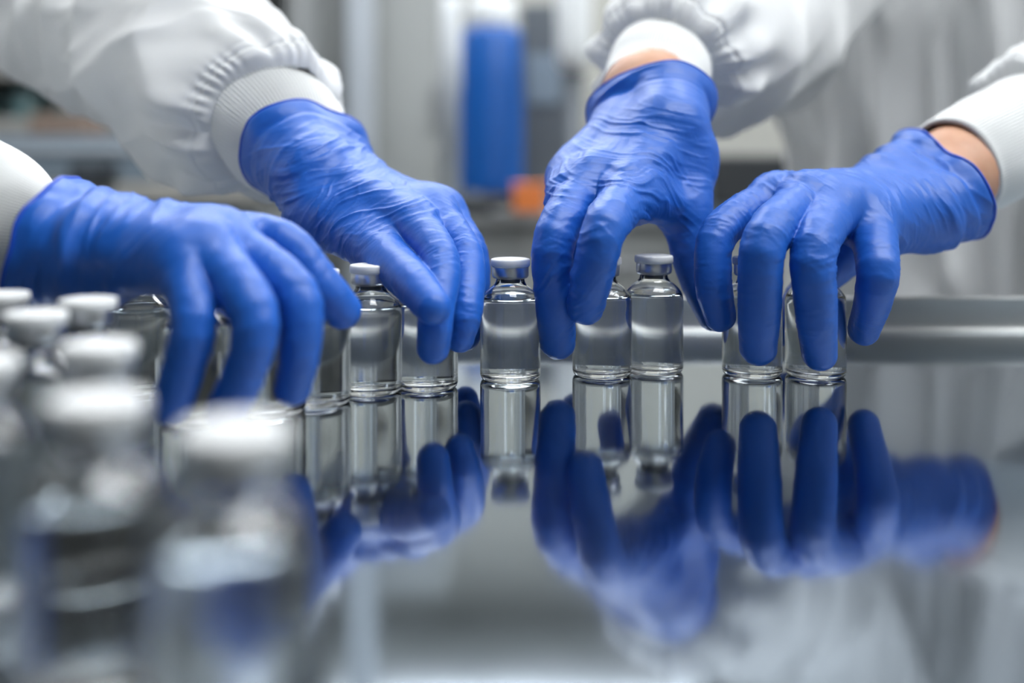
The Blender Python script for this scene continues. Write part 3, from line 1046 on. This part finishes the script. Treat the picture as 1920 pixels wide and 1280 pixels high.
def background():
    # --- left: a run of wall shelves over a bench with instruments
    Y = 2.3
    x0, x1 = -1.75, -.56
    bz = P(0, 345, Y)[2]
    t = empty('lab_bench', ((x0 + x1) / 2, Y + .3, FLOOR_Z), 'pale laboratory bench along the back at the left, instruments on it', 'bench')
    zb = bz - FLOOR_Z
    boxes('worktop', [((0, 0, zb - .02), (x1 - x0, .62, .04))], M['beige_panel'], t, bevel=.004)
    boxes('body', [((0, .02, (zb - .04) / 2), (x1 - x0 - .04, .56, zb - .04))], M['pale_panel'], t, bevel=.003)
    for i in range(3):
        cx = (i - 1) * .39
        dr = boxes('door', [((cx, -.275, zb * .45), (.37, .02, zb * .75))], M['pale_panel'], t, bevel=.003)
        boxes('handle', [((cx + .12, -.295, zb * .75), (.10, .02, .012))], M['steel_dark'], dr, bevel=.003)
    # slate instrument on the bench
    t = empty('instrument', (-1.05, Y + .22, bz), 'low slate blue benchtop instrument with a light strip, on the bench at the left', 'instrument')
    z0 = P(0, 255, Y)[2] - bz
    boxes('housing', [((0, -.07, z0 / 2 + .001), (1.10, .2, z0))], M['slate'], t, bevel=.012)
    boxes('trim_strip', [((0, -.172, z0 * .72), (1.06, .01, .018))], M['white_panel'], t, bevel=.003)
    boxes('foot', [((-.48, -.07, .004), (.05, .21, .008))], M['black_plastic'], t)
    x = P(180, 0, Y - .02)[0]
    t = empty('control_box', (x, Y - .03, bz), 'small black control box in front of the slate instrument', 'control box')
    boxes('housing', [((0, 0, .025), (.09, .06, .05))], M['black_plastic'], t, bevel=.006)
    boxes('screen', [((0, -.031, .03), (.06, .003, .025))], M['dark_grey'], t)
    # shelf unit over the bench
    zs1 = P(0, 222, Y + .25)[2]
    zs2 = P(0, 112, Y + .25)[2]
    t = empty('shelf_unit', (-1.15, Y + .42, bz), 'beige two-tier shelf unit above the bench at the left', 'shelf')
    for zz in (zs1, zs2, zs2 + .32):
        boxes('shelf_board', [((0, 0, zz - bz - .02), (1.20, .30, .045))], M['beige_panel'], t, bevel=.003)
    for xx in (-.59, .59):
        boxes('upright', [((xx, 0, (zs2 + .34 - bz) / 2), (.025, .30, zs2 + .34 - bz))], M['grey_panel'], t, bevel=.003)
    boxes('back_panel', [((0, .145, (zs2 + .34 - bz) / 2), (1.16, .01, zs2 + .32 - bz))], M['grey_panel'], t)
    pos = ('at the far left', 'second from the left', 'third from the left', 'fourth from the left', 'fifth from the left', 'sixth from the left, partly behind the sleeve', 'seventh from the left behind the sleeve', 'eighth from the left behind the sleeve')
    for i in range(8):
        bottle('reagent_bottle', -1.62 + i * .115, Y + .36, zs1 + .0025, .042 - .004 * (i % 3), .098 - .010 * (i % 2), M['teal_glass'], 'blurred teal bottle on the shelf, ' + pos[i], group='teal bottles on the shelf', capm=M['dark_grey'] if i % 2 else M['slate'])
    x = P(105, 0, Y + .1)[0]
    z1 = P(0, 215, Y + .1)[2]
    o = boxes('cardboard_box', [((x, Y + .17, (z1 + P(0, 250, Y + .1)[2]) / 2), (.14, .12, z1 - P(0, 255, Y)[2]))], M['brown'], bevel=.003)
    tag(o, 'small brown cardboard box on top of the slate instrument', 'box')

    # --- white column and grey cabinets in the middle
    Y = 2.9
    x0, x1 = P(655, 0, Y)[0], P(702, 0, Y)[0]
    structure('trim_1', ((x0 + x1) / 2, Y, (CEILING_Z + FLOOR_Z) / 2), (x1 - x0, .07, CEILING_Z - FLOOR_Z), M['white_panel'])
    cabinet('tall_cabinet', P(705, 0, 3.0)[0], P(835, 0, 3.0)[0], 3.0, 3.5, FLOOR_Z, 1.2, M['pale_panel'], 'tall pale grey cabinet beside the white column', 'cabinet', 1, True)
    cabinet('tall_cabinet', P(500, 0, 3.2)[0], P(652, 0, 3.2)[0], 3.2, 3.6, FLOOR_Z, 1.2, M['grey_panel'], 'tall darker grey cabinet left of the white column', 'cabinet', 1, True)
    # counter with the blue canister
    Y = 2.2
    zc = P(0, 392, Y)[2]
    x0, x1 = P(800, 0, Y)[0], P(1500, 0, Y)[0]
    t = empty('counter', ((x0 + x1) / 2, Y + .25, FLOOR_Z), 'grey counter behind the hands, blue canister standing on it', 'counter')
    hc = zc - FLOOR_Z
    boxes('worktop', [((0, 0, hc - .0175), (x1 - x0, .56, .035))], M['grey_panel'], t, bevel=.004)
    boxes('body', [((0, .02, (hc - .035) / 2), (x1 - x0 - .02, .50, hc - .035))], M['pale_panel'], t, bevel=.003)
    for i in range(3):
        w = (x1 - x0) / 3
        dr = boxes('drawer_front', [((-(x1 - x0) / 2 + w * (i + .5), -.24, hc - .14), (w - .02, .02, .17))], M['pale_panel'], t, bevel=.003)
        boxes('handle', [((-(x1 - x0) / 2 + w * (i + .5), -.26, hc - .12), (.12, .02, .012))], M['steel_dark'], dr, bevel=.003)
    # blue canister
    Y = 2.2
    xc = P(920, 0, Y)[0]
    r = 63 / F_PX * Y
    t = empty('blue_canister', (xc, Y + .1, zc), 'tall bright blue canister with a pale lid on the counter', 'canister')
    hb = P(0, 45, Y)[2] - zc
    link_mesh('barrel', lathe_mesh('barrel', [(0, .03), (r * .9, .03), (r * .99, .036), (r, .05), (r, hb * .62), (r * .95, hb * .68), (r * .93, hb * .97), (r * .85, hb), (0, hb)], 56), M['blue_plastic'], t)
    link_mesh('base_ring', lathe_mesh('base_ring', [(0, 0), (r * 1.04, 0), (r * 1.04, .028), (r * .95, .031), (0, .031)], 56), M['black_plastic'], t)
    link_mesh('lid', lathe_mesh('lid', [(0, hb - .002), (r * .72, hb - .002), (r * .78, hb + .01), (r * .78, hb + .05), (r * .68, hb + .066), (r * .3, hb + .07), (r * .28, hb + .10), (0, hb + .10)], 48), M['white_plastic'], t)
    # white upright tube beside it, dark pump, orange box
    t = empty('white_cylinder', (P(845, 0, 2.55)[0], 2.55, zc), 'slim white upright cylinder just left of the blue canister', 'cylinder')
    rr = 20 / F_PX * 2.55
    link_mesh('body', lathe_mesh('body', [(0, 0), (rr, 0), (rr, .5), (rr * .8, .52), (0, .52)], 32), M['white_plastic'], t)
    link_mesh('cap', lathe_mesh('cap', [(0, .52), (rr * .6, .52), (rr * .6, .56), (0, .56)], 32), M['dark_grey'], t)
    t = empty('orange_bin', (P(992, 0, 2.08)[0], 2.08, zc), 'small orange bin on the counter right of the blue canister', 'bin')
    boxes('body', [((0, 0, .026), (.066, .06, .052))], M['orange_plastic'], t, bevel=.006)
    boxes('lid', [((0, 0, .055), (.07, .064, .008))], M['orange_plastic'], t, bevel=.003)
    t = empty('black_pump', (P(885, 0, 2.02)[0], 2.02, zc), 'low black pump in front of the blue canister', 'pump')
    boxes('housing', [((0, 0, .015), (.085, .06, .03))], M['black_plastic'], t, bevel=.006)
    boxes('skid', [((0, -.02, .002), (.11, .12, .004))], M['black_plastic'], t)
    link_mesh('motor', lathe_mesh('motor', [(0, .028), (.018, .028), (.018, .04), (0, .042)], 24), M['dark_grey'], t)
    # dark analyser right of the canister with a round pale tank
    Y = 2.45
    t = empty('dark_analyser', (P(1035, 0, Y)[0], Y, zc), 'tall dark grey analyser right of the blue canister', 'analyser')
    boxes('housing', [((0, .04, .24), (.15, .14, .48))], M['dark_grey'], t, bevel=.008)
    boxes('panel', [((-.02, -.033, .30), (.08, .006, .12))], M['slate'], t, bevel=.002)
    boxes('tray', [((0, -.04, .02), (.15, .05, .04))], M['grey_panel'], t, bevel=.004)
    t = empty('pale_tank', (P(1075, 0, 2.15)[0], 2.15, zc), 'pale blue white tank left of the middle sleeve', 'tank')
    rr = 33 / F_PX * 2.15
    z1 = P(0, 135, 2.15)[2] - zc
    link_mesh('stand', lathe_mesh('stand', [(0, 0), (rr * .8, 0), (rr * .8, .008), (.012, .014), (.012, z1), (0, z1)], 32), M['dark_grey'], t)
    link_mesh('vessel', lathe_mesh('vessel', [(0, z1), (rr * .6, z1 + .002), (rr * .95, z1 + .02), (rr, z1 + .05), (rr, z1 + .22), (rr * .7, z1 + .25), (0, z1 + .255)], 40), M['white_plastic'], t)
    o = boxes('tan_box', [((P(1050, 0, 2.3)[0], 2.3, zc + .035), (.05, .06, .07))], M['tan'], bevel=.003)
    tag(o, 'small tan carton on the counter beside the dark analyser', 'box')
    # black monitor seen between the middle hand and the coat
    Y = 1.9
    t = empty('black_monitor', (P(1425, 0, Y)[0], Y, zc), 'dark monitor on the counter between the middle hand and the white coat', 'monitor')
    zt = P(0, 290, Y)[2] - zc
    boxes('display', [((0, 0, zt / 2 + .01), (.19, .03, zt - .02))], M['black_plastic'], t, bevel=.006)
    boxes('stand', [((0, .01, .012), (.08, .07, .024))], M['dark_grey'], t, bevel=.004)
    o = boxes('blue_grey_box', [((P(1345, 0, 2.0)[0], 2.04, zc + .045), (.07, .08, .09))], M['slate'], bevel=.006)
    tag(o, 'small slate blue box on the counter left of the dark monitor', 'box')


table()
vials()
room()
background()
people()
